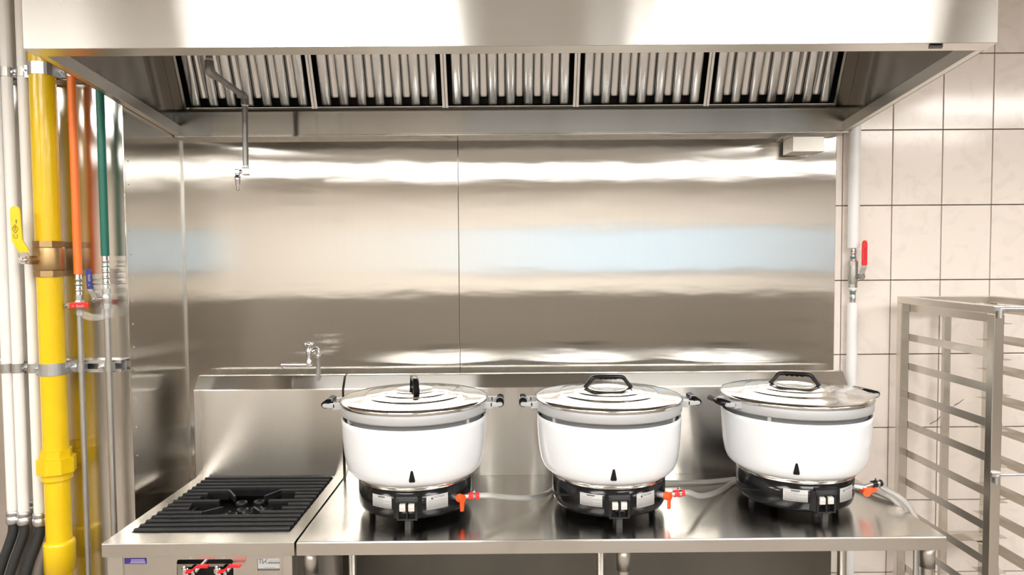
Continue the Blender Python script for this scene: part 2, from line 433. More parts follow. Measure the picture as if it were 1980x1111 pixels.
# rims: front return, two side hems, rear lip
MB().prism([(HY+.0025, hz(HY)), (HY+.05, hz(HY+.05)), (HY+.05, hz(HY+.05)+.002), (HY+.0025, hz(HY)+.002)], HL, HR, 'x').build('front_rim', 'steel_plain', hood)
for xa, xb in ((PX+.003, PX+.026), (HR-.024, HR-.002)):
    MB().prism([(HY+.05, hz(HY+.05)), (YB-.055, hz(YB-.055)), (YB-.055, hz(YB-.055)+.04), (HY+.05, hz(HY+.05)+.04)], xa, xb, 'x').build('side_rim', 'steel_plain', hood, bevel=.002)
GY = -.062
g = MB().box(PX+.003, HR-.002, GY, GY+.003, hz(GY), 2.2185-2.1)
g.box(PX+.003, HR-.002, GY-.006, YB, hz(GY)-.006, hz(GY))
g.build('grease_gutter', 'steel_x', hood, bevel=.001)
MB().box(PX+.003, HR-.002, GY-.010, GY-.004, .1125, .1185).build('filter_ledge', 'steel_shaded', hood)
MB().box(PX+.003, HR-.002, -.40, YB, TOP-.012, TOP-.008).build('plenum_top', 'plenum_shade', hood)
MB().box(PX+.003, HR-.002, YB-.003, YB, hz(GY), TOP-.012).build('plenum_back', 'plenum_shade', hood)
MB().box(PX+.003, HR-.002, HY+.0025, -.40, TOP-.010, TOP-.008).build('hood_top', 'steel_shaded', hood)
FU = Vector((0, -.409, .9125)); FN = Vector((0, -.9125, -.409))     # filter plane: up direction and the way it faces
FB = Vector((0, -.062, 2.2195))
for sx, x in ((1, PX+.003), (-1, HR-.0045)):
    a = FB + FU*.0; b = FB + FU*.46; c = b + FN*.13; d = a + FN*.13
    MB().prism([(q.y, q.z-2.1) for q in (a, b, c, d)], x, x+.0025, 'x').build('cheek_plate', 'steel_shaded', hood)
    xa, xb = (x+.003, -1.2635) if sx > 0 else (1.2785, x-.0005)
    e, f = a - FN*.004, b - FN*.004
    MB().prism([(q.y, q.z-2.1) for q in (a, b, f, e)], xa, xb, 'x').build('blank_plate', 'steel_shaded', hood)
gc = MB().box(1.085, 1.205, -.125, -.03, 2.036-2.1, 2.094-2.1)
gc.box(1.06, 1.225, -.135, -.02, 2.094-2.1, 2.097-2.1)
gc.build('grease_cup', 'steel_rack', hood, bevel=.003)
MB().prism([(-.02, -.014), (.016, -.014), (.024, .004), (-.012, .006)], -.004, 0, 'z').build('hood_clip', 'black_plastic', hood, (1.170, HY+.022, hz(HY+.022)-.0005))
# light hood clip marks end; baffle filters
NF = 5; FX0, FX1 = -1.2625, 1.2775; FW = (FX1-FX0)/NF
ordn = ['leftmost', 'second from left', 'middle', 'second from right', 'rightmost']
MR = Matrix(((1, 0, 0), (0, -FN.y, FU.y), (0, -FN.z, FU.z))).to_4x4()     # local x, depth (into the hood), up
def baffle(wd, z0, z1, d0, out):
    h = wd/2
    if out: prof = [(-h, d0+.018), (-h, d0+.007), (-h*.90, d0+.0028), (-h*.70, d0+.0008), (-h*.35, d0), (h*.35, d0), (h*.70, d0+.0008), (h*.90, d0+.0028), (h, d0+.007), (h, d0+.018)]
    else: prof = [(-h, d0-.014), (-h, d0-.006), (-h*.88, d0-.0025), (-h*.66, d0-.0006), (0, d0), (h*.66, d0-.0006), (h*.88, d0-.0025), (h, d0-.006), (h, d0-.014)]
    m = MB(); n = len(prof); th = .0012 if out else -.0012
    vs = []
    for z, dz in ((z0, .008), (z0+.008, 0), (z1, 0)):
        for k, (x, y) in enumerate(prof):
            xx = x*.86 if z == z0 else x; vs.append((xx, y+(.006 if z == z0 and out else 0), z))
    fs = []
    for r in range(2):
        for k in range(n-1): fs.append((r*n+k, r*n+k+1, (r+1)*n+k+1, (r+1)*n+k))
    m.add(vs, fs, True)
    m.add([vs[i] for i in range(n)], [tuple(range(n))])
    return m.rot(MR)
outer_me = baffle(.037, .014, .45, .004, True).mesh('baffle', ['steel_filter'])
inner_me = baffle(.027, .044, .45, .030, False).mesh('baffle', ['steel_filter'])
for k in range(NF):
    cx = FX0 + FW*(k+.5)
    f = thing('grease_filter', f'{ordn[k]} baffle grease filter under the steel hood', 'grease filter', (cx, FB.y, FB.z), 'baffle filters in the hood')
    fr = MB(); hw = FW/2-.001
    fr.box(-hw, -hw+.010, 0, .046, 0, .46).box(hw-.010, hw, 0, .046, 0, .46)
    fr.box(-hw+.010, hw-.010, .010, .046, 0, .010).box(-hw+.010, hw-.010, 0, .046, .452, .46)
    fr.rot(MR).build('filter_frame', 'steel_filter', f)
    pit = (2*hw-.02)/7
    for j in range(7):
        o = bpy.data.objects.new('baffle', outer_me); C.objects.link(o); o.parent = f; o.location = (-hw+.010+pit*(j+.5), 0, 0)
    for j in range(6):
        o = bpy.data.objects.new('baffle', inner_me); C.objects.link(o); o.parent = f; o.location = (-hw+.010+pit*(j+1), 0, 0)

# ------------------------------------------------------------------ worktop table and stove
SL, SJ, CR, TY, SPY, SPZ, SPY2, SPZ2 = -1.2186, -.6439, 1.2962, -.7519, -.147, 1.1409, -.11, 1.1887
TZ = .80
wt = thing('work_table', 'long stainless steel work table carrying the three rice cookers', 'table', (0, 0, 0))
MB().box(SJ+.003, CR, TY, SPY, TZ-.04, TZ).build('tabletop', 'steel_top', wt, bevel=.0025)
def splash(xa, xb):
    return MB().prism([(SPY, TZ-.04), (SPY, SPZ), (SPY2, SPZ2), (SPY2+.03, SPZ2), (SPY2+.03, TZ-.04)], xa, xb, 'x')
splash(SJ+.003, CR).build('backsplash', 'steel_x', wt, bevel=.0025)
MB().box(SJ+.003, CR, TY-.0015, TY+.001, TZ-.041, TZ-.003).build('front_edge', 'steel_x', wt, bevel=.001)
for lx in (-.614, .3405, 1.272):
    for ly in (-.70, -.17):
        lg = MB().cyl((lx, ly, .10), (lx, ly, TZ-.04), .016, n=20)
        lo = lg.build('leg', 'steel_plain', wt)
        MB().lathe([(.0165, .715-.03), (.0215, .685), (.0215, TZ-.04)], 20, (lx, ly, 0), cap1=True).build('socket', 'steel_plain', lo)
        MB().lathe([(.012, 0), (.020, .004), (.020, .05), (.0165, .10)], 20, (lx, ly, 0), cap0=True).build('foot', 'rubber', lo)
MB().box(-.62, 1.26, -.71, -.16, .145, .16).build('under_shelf', 'steel_top', wt, bevel=.002)

sv = thing('gas_stove', 'stainless steel single burner gas stove left of the work table', 'stove', (0, 0, 0))
GX0, GX1, GY0, GY1 = -1.172, -.688, -.668, -.158
dk = MB()
dk.box(SL, GX0-.004, TY, SPY, TZ-.04, TZ).box(GX1+.004, SJ-.003, TY, SPY, TZ-.04, TZ)
dk.box(GX0-.004, GX1+.004, TY, GY0-.004, TZ-.04, TZ).box(GX0-.004, GX1+.004, GY1+.004, SPY, TZ-.04, TZ)
dk.build('stove_top', 'steel_top', sv)
MB().box(SL, SJ-.003, TY-.0015, TY+.001, TZ-.041, TZ-.001).build('front_edge', 'steel_x', sv, bevel=.001)
splash(SL, SJ-.003).build('backsplash', 'steel_x', sv, bevel=.0025)
pn = MB().box(GX0-.004, GX1+.004, GY0-.004, GY1+.004, TZ-.10, TZ-.095)
pn.box(GX0-.004, GX0-.002, GY0-.004, GY1+.004, TZ-.095, TZ-.041).box(GX1+.002, GX1+.004, GY0-.004, GY1+.004, TZ-.095, TZ-.041)
pn.box(GX0-.002, GX1+.002, GY0-.004, GY0-.002, TZ-.095, TZ-.041).box(GX0-.002, GX1+.002, GY1+.002, GY1+.004, TZ-.095, TZ-.041)
pn.build('drip_pan', 'black_matte', sv)
BCX, BCY = -.928, -.405
bn = MB().lathe([(.085, 0), (.09, .012), (.06, .02), (.03, .022)], 32, (BCX, BCY, TZ-.094), cap1=True)
bn.lathe([(.075, -.02), (.08, .034), (.07, .036)], 32, (BCX, BCY, TZ-.094), cap1=True)
bn.cyl((BCX, BCY, TZ-.08), (BCX+.02, -.66, TZ-.08), .016)
bo = bn.build('burner', 'cast_iron', sv)
caps = [(0, -.022), (.046, -.012), (-.05, -.05), (.03, -.052), (-.022, -.066), (.085, -.022), (-.03, .045), (.03, .055)]
for dx, dy in caps:
    MB().lathe([(.014, 0), (.014, .028), (.020, .032), (.0205, .040), (.016, .043), (.012, .037), (.001, .035)], 20, (BCX+dx, BCY+dy, TZ-.060)).build('burner_jet', 'cast_iron', bo)
body = MB()
body.box(SL+.012, SL+.058, TY+.004, TY+.045, .06, TZ-.041).box(SJ-.042, SJ-.012, TY+.004, TY+.045, .06, TZ-.041)   # front posts
body.box(SL+.012, SL+.016, TY+.045, SPY, .06, TZ-.041).box(SJ-.016, SJ-.012, TY+.045, SPY, .06, TZ-.041)
body.box(SL+.016, SJ-.016, SPY-.004, SPY, .06, TZ-.041)
body.box(SL+.016, SJ-.016, TY+.045, SPY-.004, .06, .064)
body.build('stove_body', 'steel_plain', sv, bevel=.002)
# front panel with its black opening for the two gas cocks
PF = TY+.010; OX0, OX1, OZ1, OZ0 = -1.003, -.834, .7455, .64
fp = MB()
fp.box(SL+.058, OX0, PF, PF+.003, .50, TZ-.041).box(OX1, SJ-.042, PF, PF+.003, .50, TZ-.041)
fp.box(OX0, OX1, PF, PF+.003, OZ1, TZ-.041).box(OX0, OX1, PF, PF+.003, .50, OZ0)
for sx, x in ((1, OX0), (-1, OX1)):
    n = 5; rr = .008
    fp.prism([(x, OZ1)] + [(x+sx*rr*(1-math.cos(PI/2*i/n)), OZ1-rr*(1-math.sin(PI/2*i/n))) for i in range(n+1)][::(1 if sx > 0 else 1)], PF, PF+.003, 'y')
fp.build('front_panel', 'steel_x', sv)
MB().box(OX0-.01, OX1+.01, PF+.06, PF+.062, OZ0-.02, TZ-.105).build('cock_recess', 'black_matte', sv)
for x in (-.968, -.872):
    v = MB()
    y = PF-.005; z = .700
    v.cyl((x, y-.012, z), (x, y+.05, z), .011, n=16).cyl((x, y+.008, z), (x, y+.022, z), .017, n=6, smooth=False)
    v.cyl((x+.012, y+.02, z), (x+.052, y+.05, z+.048), .006)
    vo = v.build('gas_cock', 'chrome', sv)
    MB().cyl((x-.004, y-.012, z+.012), (x-.004, y-.012, z+.026), .0085, n=6, smooth=False).lathe([(.0055, 0), (.0055, .006), (.003, .009), (.0005, .0095)], 12, (x-.004, y-.012, z+.026)).build('spindle_nut', 'chrome', vo)
    lv = MB(); P = spline([(x+.0, y-.012, z+.0145), (x+.018, y-.013, z+.019), (x+.030, y-.014, z+.030), (x+.045, y-.014, z+.033), (x+.068, y-.014, z+.033)], 6)
    for a, b in zip(P, P[1:]):
        lv.add([(a.x, a.y-.007, a.z-.003), (b.x, b.y-.007, b.z-.003), (b.x, b.y+.007, b.z-.003), (a.x, a.y+.007, a.z-.003),
                (a.x, a.y-.007, a.z+.004), (b.x, b.y-.007, b.z+.004), (b.x, b.y+.007, b.z+.004), (a.x, a.y+.007, a.z+.004)],
               [(0, 1, 5, 4), (2, 3, 7, 6), (4, 5, 6, 7), (3, 2, 1, 0), (0, 4, 7, 3), (1, 2, 6, 5)])
    lv.build('lever', 'red_grip', vo, bevel=.0015)
# maker's plate and blue notice
def lines_on(m, x0, x1, z, y, h, mi, words=7, rnd=random):
    x = x0
    while x < x1-.0005:
        wd = min(rnd.uniform(.4, 1.3)*(x1-x0)/words, x1-x)
        m.box(x, x+wd*.86, y-.0002, y, z-h/2, z+h/2, mi); x += wd
pl = MB(); yy = PF-.0006
px0, px1, pz0, pz1 = -.7615, -.6955, .7105, .7465
pl.box(px0, px1, yy, PF, pz0, pz1, 0)
pl.box(px0, px0+.0012, yy-.0003, yy, pz0, pz1, 1).box(px0, px1, yy-.0003, yy, pz0, pz0+.0055, 1)
pl.box(px0+.033, px1, yy-.0003, yy, pz1-.0155, pz1-.0105, 1)
def bar(m, a, b, wd, y, mi):
    a = Vector((a[0], 0, a[1])); b = Vector((b[0], 0, b[1])); d = (b-a).normalized(); n = Vector((-d.z, 0, d.x))*wd/2
    m.prism([((a+n).x, (a+n).z), ((a-n).x, (a-n).z), ((b-n).x, (b-n).z), ((b+n).x, (b+n).z)], y-.0003, y, 'y', mi)
ux, uz = px0+.003, pz1-.0015        # the linked T and K
bar(pl, (ux, uz), (ux+.0125, uz), .0014, yy, 1); bar(pl, (ux+.0055, uz), (ux+.0055, uz-.0135), .0020, yy, 1)
bar(pl, (ux+.0120, uz), (ux+.0132, uz-.0135), .0020, yy, 1); bar(pl, (ux+.0132, uz-.0132), (ux+.0265, uz), .0018, yy, 1)
bar(pl, (ux+.0200, uz-.0058), (ux+.0265, uz-.0138), .0018, yy, 1)
lines_on(pl, px0+.034, px1-.001, pz1-.006, yy, .0014, 2, 9); lines_on(pl, px0+.035, px1-.001, pz1-.013, yy-.0003, .0018, 0, 8)
lines_on(pl, px0+.020, px1-.014, pz0+.0085, yy, .0016, 2, 9); lines_on(pl, px0+.003, px1-.002, pz0+.0028, yy-.0003, .0016, 2, 14)
tag(pl.build('maker_plate', ['label_white', 'label_print', 'label_soft'], sv), 'small white plate with black TK lettering')
bl = MB(); bx0, bx1, bz0, bz1 = -1.158, -1.092, .7335, .7515
bl.box(bx0, bx1, yy, PF, bz0, bz1, 0)
for k, (a, b) in enumerate(((.020, .006), (.020, .005), (.017, .003))): lines_on(bl, bx0+a, bx1-b, bz1-.005-.0045*k, yy, .0022, 1, 9)
tag(bl.build('notice_plate', ['label_blue', 'label_lilac'], sv), 'small dark blue plate with pale lettering')
# cast iron grate: a thing that lifts off
gt = thing('stove_grate', 'black cast iron slatted grate on the stove top', 'grate', (BCX, BCY, TZ))
NB = 15
def gbar(xa, xb, y):
    h, wd = .028, .0068
    m = MB()
    prof = [(-wd*.5, -h), (-wd, -.004), (-wd*.9, .005), (-wd*.45, .009), (wd*.45, .009), (wd*.9, .005), (wd, -.004), (wd*.5, -h)]
    m.prism([(y+a, b) for a, b in prof], xa, xb, 'x')
    return m
ga, gb = GX0-BCX, GX1-BCX; y_a, y_b = GY0-BCY, GY1-BCY
for k in range(NB):
    y = y_b-.008 + (y_a+.016-y_b)*k/(NB-1)
    if 4 <= k <= 10:
        e = {4: .095, 5: .155, 6: .165, 7: .085, 8: .165, 9: .155, 10: .095}[k]
        gbar(ga, -e, y).build('grate_bar', 'cast_iron', gt, bevel=.0015); gbar(e, gb, y).build('grate_bar', 'cast_iron', gt, bevel=.0015)
        if k in (4, 10):
            s = 1 if k == 4 else -1
            for sx in (-1, 1):
                m = MB(); a = Vector((sx*.095, y, 0)); b = Vector((sx*.052, y-s*.055, -.004)); d = (b-a).normalized(); n = Vector((-d.y, d.x, 0))*.0042
                vs = [a+n, a-n, b-n, b+n]; m.add([(q.x, q.y, q.z-.014) for q in vs] + [(q.x, q.y, q.z+.008) for q in vs], [(0, 1, 2, 3), (7, 6, 5, 4), (0, 4, 5, 1), (1, 5, 6, 2), (2, 6, 7, 3), (3, 7, 4, 0)])
                m.build('pan_finger', 'cast_iron', gt, bevel=.002)
    else: gbar(ga, gb, y).build('grate_bar', 'cast_iron', gt, bevel=.0015)
for x in (ga+.012, -.165, .165, gb-.022):
    MB().box(x, x+.010, y_a, y_b, -.034, -.012).build('cross_bar', 'cast_iron', gt)

# ------------------------------------------------------------------ rice cookers
def arc_label(a0, a1, z0, z1, r, kind, rnd):
    """a printed label bent round the base; angle 0 faces the room"""
    m = MB(); n = 10
    m.lathe([(r, z0), (r+.0006, z0), (r+.0006, z1), (r, z1)], n, a0=a0, a1=a1, smooth=True)
    R = r+.0008; W = (a1-a0)*r; H = z1-z0
    def at(u, v): a = a0 + u/r; return (R*math.sin(a), -R*math.cos(a), z0+v)
    def quad(u0, u1, v0, v1, mi):
        k = max(1, int((u1-u0)/.006)); 
        for i in range(k):
            ua, ub = u0+(u1-u0)*i/k, u0+(u1-u0)*(i+1)/k
            m.add([at(ua, v0), at(ub, v0), at(ub, v1), at(ua, v1)], [(0, 1, 2, 3)], False, mi)
    def letters(s, size, u, v, mi, bold=0):
        vs, fs = text_faces(s, size, bold); m.add([at(u+x, v+y) for x, y, z in vs], fs, False, mi)
    def row(v, u0, u1, h, mi, words):
        u = u0
        while u < u1-.001:
            wd = min(rnd.uniform(.4, 1.4)*(u1-u0)/words, u1-u); quad(u, u+wd*.8, v-h/2, v+h/2, mi); u += wd
    if kind == 'caution':
        letters('CAUTION', .0085, W*.56, H*.83, 1)
        cx, cy, s = W*.25, H*.80, .0045
        m.add([at(cx-s, cy-s*.8), at(cx+s, cy-s*.8), at(cx, cy+s)], [(0, 1, 2)], False, 1)
        for k in range(6): row(H*(.64-.095*k), W*.08, W*.92, .0012, 2, 9)
    else:
        row(H*.87, W*.32, W*.68, .0042, 1, 9)
        for k in range(5): row(H*(.70-.13*k), W*.06, W*(.92 if k % 2 else .6), .0014, 2, 11)
        row(H*.10, W*.06, W*.40, .002, 2, 6); row(H*.10, W*.5, W*.94, .002, 2, 8)
    return m
def cooker(loc, label, a_base, a_body, a_pot, a_lid, valve_a, lever_down, hose_col, seed):
    rnd = random.Random(seed)
    t = thing('rice_cooker', label, 'rice cooker', loc, 'gas rice cookers on the work table')
    b = MB().lathe([(.150, .022), (.172, .023), (.181, .028), (.1860, .038), (.188, .055), (.188, .118), (.16, .122)], 64, cap0=True)
    base = b.build('base', 'black_gloss', t)
    for k in range(4):
        a = a_base + PI/4*0 + PI/2*k
        MB().lathe([(.009, 0), (.012, .002), (.010, .030)], 12, (.148*math.sin(a), -.148*math.cos(a), 0), cap0=True).build('foot', 'rubber', t)
    MB().lathe([(.160, .117), (.1905, .117), (.1925, .120), (.1905, .1245), (.197, .1275), (.195, .132), (.16, .134)], 64).build('trim_ring', 'steel_lid', t)
    # white jacket: shell with a flame window
    wb_ = MB().lathe([(.150, .1345), (.197, .1335), (.2085, .138), (.2195, .150), (.2275, .171), (.2335, .207), (.2375, .254), (.2395, .300), (.2400, .318), (.2375, .3185), (.2350, .300), (.2300, .240)], 96)
    wb_.build('jacket', 'white_enamel', t)
    MB().lathe([(.2300, .24), (.2300, .316), (.2372, .3172)], 64).build('inner_liner', 'steel_shaded', t)
    def jr(z):
        pr = [(.2085, .138), (.2195, .150), (.2275, .171), (.2335, .207)]
        for (r0, z0), (r1, z1) in zip(pr, pr[1:]):
            if z0 <= z <= z1: return r0+(r1-r0)*(z-z0)/(z1-z0)
        return .2275
    fw = MB(); outl = []
    for w_, z in ((.0072, .1560), (.0094, .159), (.0092, .164), (.0060, .181), (.0034, .1930), (.0014, .1955)): outl.append((w_, z))
    vs = [];
    for w_, z in outl:
        r = jr(z)+.0011
        for s in (-1, 0, 1): a = a_body + s*w_/r; vs.append((r*math.sin(a), -r*math.cos(a), z))
    fw.add(vs, [(3*i+j, 3*i+j+1, 3*i+j+4, 3*i+j+3) for i in range(len(outl)-1) for j in (0, 1)])
    fw.build('flame_window', 'black_gloss', t)
    # inner pot: grey rim band with spacer studs, two loop handles
    pt = MB().lathe([(.218, .26), (.2235, .300), (.2265, .329), (.2365, .331), (.2405, .333), (.2425, .337), (.2425, .364), (.2395, .3675), (.2300, .3675), (.225, .34)], 80)
    pot = pt.build('pot', 'pot_grey', t)
    for da in (-.95, .92, PI-.9, PI+.9):
        a = a_pot + da; M = Matrix.Rotation(a, 4, 'Z')
        MB().box(-.006, .006, -.2365, -.222, .316, .333).rot(M).build('spacer_stud', 'pot_grey', pot, bevel=.001)
    for s in (-1, 1):
        M = Matrix.Rotation(a_pot, 4, 'Z')
        for y in (-.048, .048):
            arm = MB()
            arm.box(*sorted((s*.225, s*.262)), y-.0065, y+.0065, .344, .365)
            arm.prism([(s*.256, .350), (s*.290, .3515), (s*.2945, .3535), (s*.2965, .358), (s*.2945, .3625), (s*.290, .3645), (s*.256, .3635)], y-.0065, y+.0065, 'y')
            arm.cyl((s*.2885, y-.0085 if y < 0 else y+.0065, .358), (s*.2885, y-.0065 if y < 0 else y+.0085, .358), .0035, n=10)
            arm.rot(M).build('handle_bracket', 'pot_grey', pot, bevel=.0015)
        gp = MB(); prof = []
        for i in range(16):
            a = 2*PI*i/16; prof.append((s*.2870 + .0135*math.cos(a), .3605 + .0118*math.sin(a)))
        gp.prism(prof, -.0525, .0525, 'y', smooth=True)
        gp.rot(M).build('handle_grip', 'black_gloss', pot)
    # lid: stepped rings rising to the middle
    prof = [(.2440, .3640), (.2455, .3680), (.2450, .3735), (.2405, .3772), (.2320, .3792), (.2000, .3822), (.1690, .3855), (.1660, .3863), (.1630, .3884), (.1590, .3893), (.1220, .3925), (.1190, .3932),
            (.1160, .3952), (.1120, .3960), (.0800, .3985), (.0775, .3991), (.0750, .4006), (.0710, .4013), (.0500, .4020), (.0450, .4002), (.0150, .4000), (.0005, .4000)]
    ld = MB().lathe(prof, 96)
    lid = ld.build('lid', 'steel_lid', t)
    kb = MB(); Mh = Matrix.Rotation(a_lid, 4, 'Z') @ Matrix.Translation((0, 0, .4020))
    path = [(-.078, 0, -.001), (-.066, 0, .014), (-.054, 0, .030), (-.047, 0, .0345), (-.030, 0, .036), (.030, 0, .036), (.047, 0, .0345), (.054, 0, .030), (.066, 0, .014), (.078, 0, -.001)]
    hw = .0105
    up = []
    for i, p in enumerate(path):
        a = Vector(path[max(0, i-1)]); c = Vector(path[min(len(path)-1, i+1)]); d = (c-a).normalized(); nn = Vector((-d.z, 0, d.x))
        p = Vector(p); o_ = p + nn*.0065; i_ = p - nn*.0065
        ring = []
        for yv, q in ((-hw*.6, o_), (hw*.6, o_), (hw, p+nn*.003), (hw, p-nn*.003), (hw*.6, i_), (-hw*.6, i_), (-hw, p-nn*.003), (-hw, p+nn*.003)): ring.append((q.x, yv, q.z))
        up.append(ring)
    K = 8; fs = [(k*K+i, k*K+(i+1) % K, (k+1)*K+(i+1) % K, (k+1)*K+i) for k in range(len(up)-1) for i in range(K)]
    kb.add([q for r in up for q in r], fs, True); kb.add(up[0], [tuple(range(K))[::-1]]); kb.add(up[-1], [tuple(range(K))])
    for x in (-.024, -.008, .008, .024): kb.lathe([(.0005, .026), (.006, .027), (.008, .031)], 10, (x, 0, 0))
    kb.rot(Mh).build('lid_handle', 'black_gloss', lid)
    # control box with two switches
    Mb = Matrix.Rotation(a_base, 4, 'Z')
    cb = MB()
    cb.box(-.032, -.025, -.203, -.170, .030, .098).box(.025, .032, -.203, -.170, .030, .098).box(-.0022, .0022, -.203, -.178, .032, .086)
    cb.box(-.025, .025, -.186, -.170, .030, .090)
    cb.prism([(-.186, .086), (-.203, .086), (-.2045, .090), (-.199, .103), (-.186, .109), (-.170, .109), (-.170, .086)], -.034, .034, 'x')
    cb.box(-.025, .025, -.202, -.186, .030, .035)
    cb.prism([(-.045, -.183), (-.032, -.200), (-.032, -.180)], .034, .10, 'z').prism([(.045, -.183), (.032, -.180), (.032, -.200)], .034, .10, 'z')
    ctl = cb.rot(Mb).build('control_box', 'black_plastic', t, bevel=.0015)
    MB().box(-.008, .010, -.196, -.186, -.0, .030).rot(Mb).build('control_foot', 'rubber', ctl)
    for x in (-.0138, .0138):
        sw = MB().box(x-.0092, x+.0092, -.2045, -.186, .060, .0795, 0)
        sw.box(x-.0070, x+.0070, -.2049, -.2045, .0625, .0715, 1)
        sw.prism([(-.2045, .0795), (-.186, .0795), (-.186, .086)], x-.0092, x+.0092, 'x', 0)
        sw.rot(Mb).build('switch', ['switch_white', 'switch_print'], ctl)
    tag(arc_label(a_base-.66, a_base-.27, .060, .099, .1884, 'rating', rnd).build('rating_label', ['label_white', 'label_print', 'label_soft'], base), 'white label of small print')
    tag(arc_label(a_base+.31, a_base+.70, .054, .099, .1884, 'caution', rnd).build('caution_label', ['label_white', 'label_print', 'label_soft'], base), 'white label headed CAUTION')
    # gas inlet
    Mv = Matrix.Rotation(valve_a, 4, 'Z')
    gv = MB().cyl((0, -.180, .080), (0, -.222, .080), .010, n=16)
    gvo = gv.rot(Mv).build('gas_inlet', 'zinc', t)
    vp = Mv @ Vector((0, -.212, .080))
    lv = MB()
    if lever_down:
        q = Mv @ Vector((0, -.232, .080))
        lv.cyl(vp, q, .0135, .0125, n=20)
        d = (q-vp).normalized()
        for k in range(1):
            a, b2 = q - d*.010, q - d*.002
            sx = d.cross(Vector((0, 0, 1))).normalized()*.0055
            dn = Vector((0, 0, -.040))
            vs = [a-sx*1.4, a+sx*1.4, a+sx+dn, a-sx+dn, b2-sx*1.4, b2+sx*1.4, b2+sx+dn, b2-sx+dn]
            lv.add(vs, [(0, 1, 2, 3), (7, 6, 5, 4), (0, 4, 5, 1), (1, 5, 6, 2), (2, 6, 7, 3), (3, 7, 4, 0)])
    else:
        q = vp + Vector((0, -.016, -.004))
        lv.cyl(vp + Vector((.006, .012, -.010)), q + Vector((.006, 0, -.010)), .0135, n=20)
        lv.prism([(vp.x+.002, vp.z-.021), (vp.x+.040, vp.z-.011), (vp.x+.042, vp.z-.002), (vp.x-.006, vp.z+.002)], vp.y-.014, vp.y+.002, 'y')
    lv.build('gas_lever', 'orange_lever', gvo, bevel=.002)
    return t, Vector(loc) + vp
CK = [((-.3235, -.470, TZ), 'leftmost white gas rice cooker, lid handle seen end-on, beside the stove', 0.0, .09, 0.0, PI/2+.22, .83, True, 'red', 1),
      ((.3275, -.470, TZ), 'middle white gas rice cooker with lid handle broadside', .03, -.07, .0, -.02, .86, True, 'red', 2),
      ((.9680, -.440, TZ), 'rightmost white gas rice cooker nearest the tray rack', 0.10, -.36, .24, -.38, 1.05, False, 'black', 3)]
VP = [cooker(*a)[1] for a in CK]

# ------------------------------------------------------------------ gas hoses on the table
def hose(name, label, pts, start, col):
    t = thing(name, label, 'hose', (0, 0, 0), 'braided gas hoses')
    P = spline(pts, 9)
    MB().tube(P, .0088, 14).build('braided_sleeve', 'braid', t)
    a, b = Vector(P[0]), Vector(P[2]); d = (b-a).normalized()
    MB().cyl(start, a, .0078, n=14).build('hose_nozzle', 'zinc', t)
    MB().cyl(a - d*.004, a + d*.030, .0112, n=18).build('collar', col, t)
    c = MB().cyl(a + d*.010, a + d*.018, .0124, n=18); z = a + d*.014
    c.cyl(z + Vector((0, -.004, .014)), z + Vector((0, .006, .014)), .0042, n=10)
    c.build('hose_clamp', 'chrome', t)
hz0 = TZ+.0095
v1, v2, v3 = VP
# the first hose passes behind the middle and right cookers, the second behind the right one; all leave over the table's right end
hose('gas_hose', 'braided hose from the left cooker running behind the middle cooker',
     [v1+Vector((.034, .004, .004)), v1+Vector((.09, .012, .002)), (-.02, -.56, .862), (.06, -.50, .838), (.12, -.42, .822), (.17, -.31, hz0), (.28, -.245, hz0), (.42, -.245, hz0), (.56, -.272, hz0), (.70, -.272, hz0), (.82, -.245, hz0), (.97, -.215, hz0), (1.12, -.235, hz0), (1.235, -.315, hz0), (1.30, -.44, .812), (1.335, -.52, .74), (1.340, -.535, .60), (1.335, -.53, .40), (1.32, -.50, .20)], v1, 'red_grip')
hose('gas_hose', 'braided hose from the middle cooker curving towards the right cooker',
     [v2+Vector((.034, .006, .004)), v2+Vector((.08, .02, .002)), (.62, -.53, .850), (.69, -.44, .825), (.76, -.345, hz0), (.83, -.268, hz0), (.97, -.236, hz0), (1.11, -.256, hz0), (1.222, -.335, hz0), (1.29, -.47, .812), (1.322, -.54, .73), (1.325, -.555, .60), (1.32, -.55, .40), (1.30, -.52, .20)], v2, 'red_grip')
hose('gas_hose', 'short braided hose curving from the right cooker over the table end',
     [v3+Vector((.040, .012, .006)), v3+Vector((.075, .022, .006)), (1.235, -.50, .868), (1.285, -.53, .838), (1.315, -.555, .79), (1.332, -.57, .72), (1.338, -.575, .58), (1.33, -.57, .40), (1.31, -.54, .20)], v3, 'black_plastic')

# ------------------------------------------------------------------ tap on the stove's backsplash
tp = thing('water_tap', 'chrome swivel spout tap on a grey riser above the stove backsplash', 'tap', (-.7455, -.118, 1.165))
MB().cyl((0, 0, -.012), (0, 0, .094), .0082, n=18).lathe([(.0088, .090), (.0105, .092), (.0105, .098), (.0088, .1)], 18).build('riser', 'pipe_grey', tp)
b = MB().lathe([(.007, .097), (.0095, .10), (.0095, .106), (.006, .108)], 18)
b.tube(spline([(0, 0, .106), (.001, 0, .122), (-.006, -.006, .130), (-.014, -.016, .126), (-.018, -.022, .118)], 5), .0068, 12)
b.build('elbow', 'chrome', tp)
bd = MB().lathe([(.0085, .066), (.0125, .070), (.0135, .078), (.010, .086), (.0075, .100), (.0085, .108), (.0115, .116), (.011, .126), (.007, .132), (.006, .142)], 20, (-.027, -.026, 0), cap0=True, cap1=True)
bd.cyl((-.027, -.026, .118), (-.010, -.014, .124), .0065)
bd.build('valve_body', 'chrome', tp)
kn = MB()
for k in range(3):
    a = 2*PI*k/3 + .3
    kn.lathe([(.0005, -.006), (.006, -.006), (.0085, 0), (.006, .006), (.0005, .006)], 14, (-.027+.0125*math.sin(a), -.026-.0125*math.cos(a), .150))
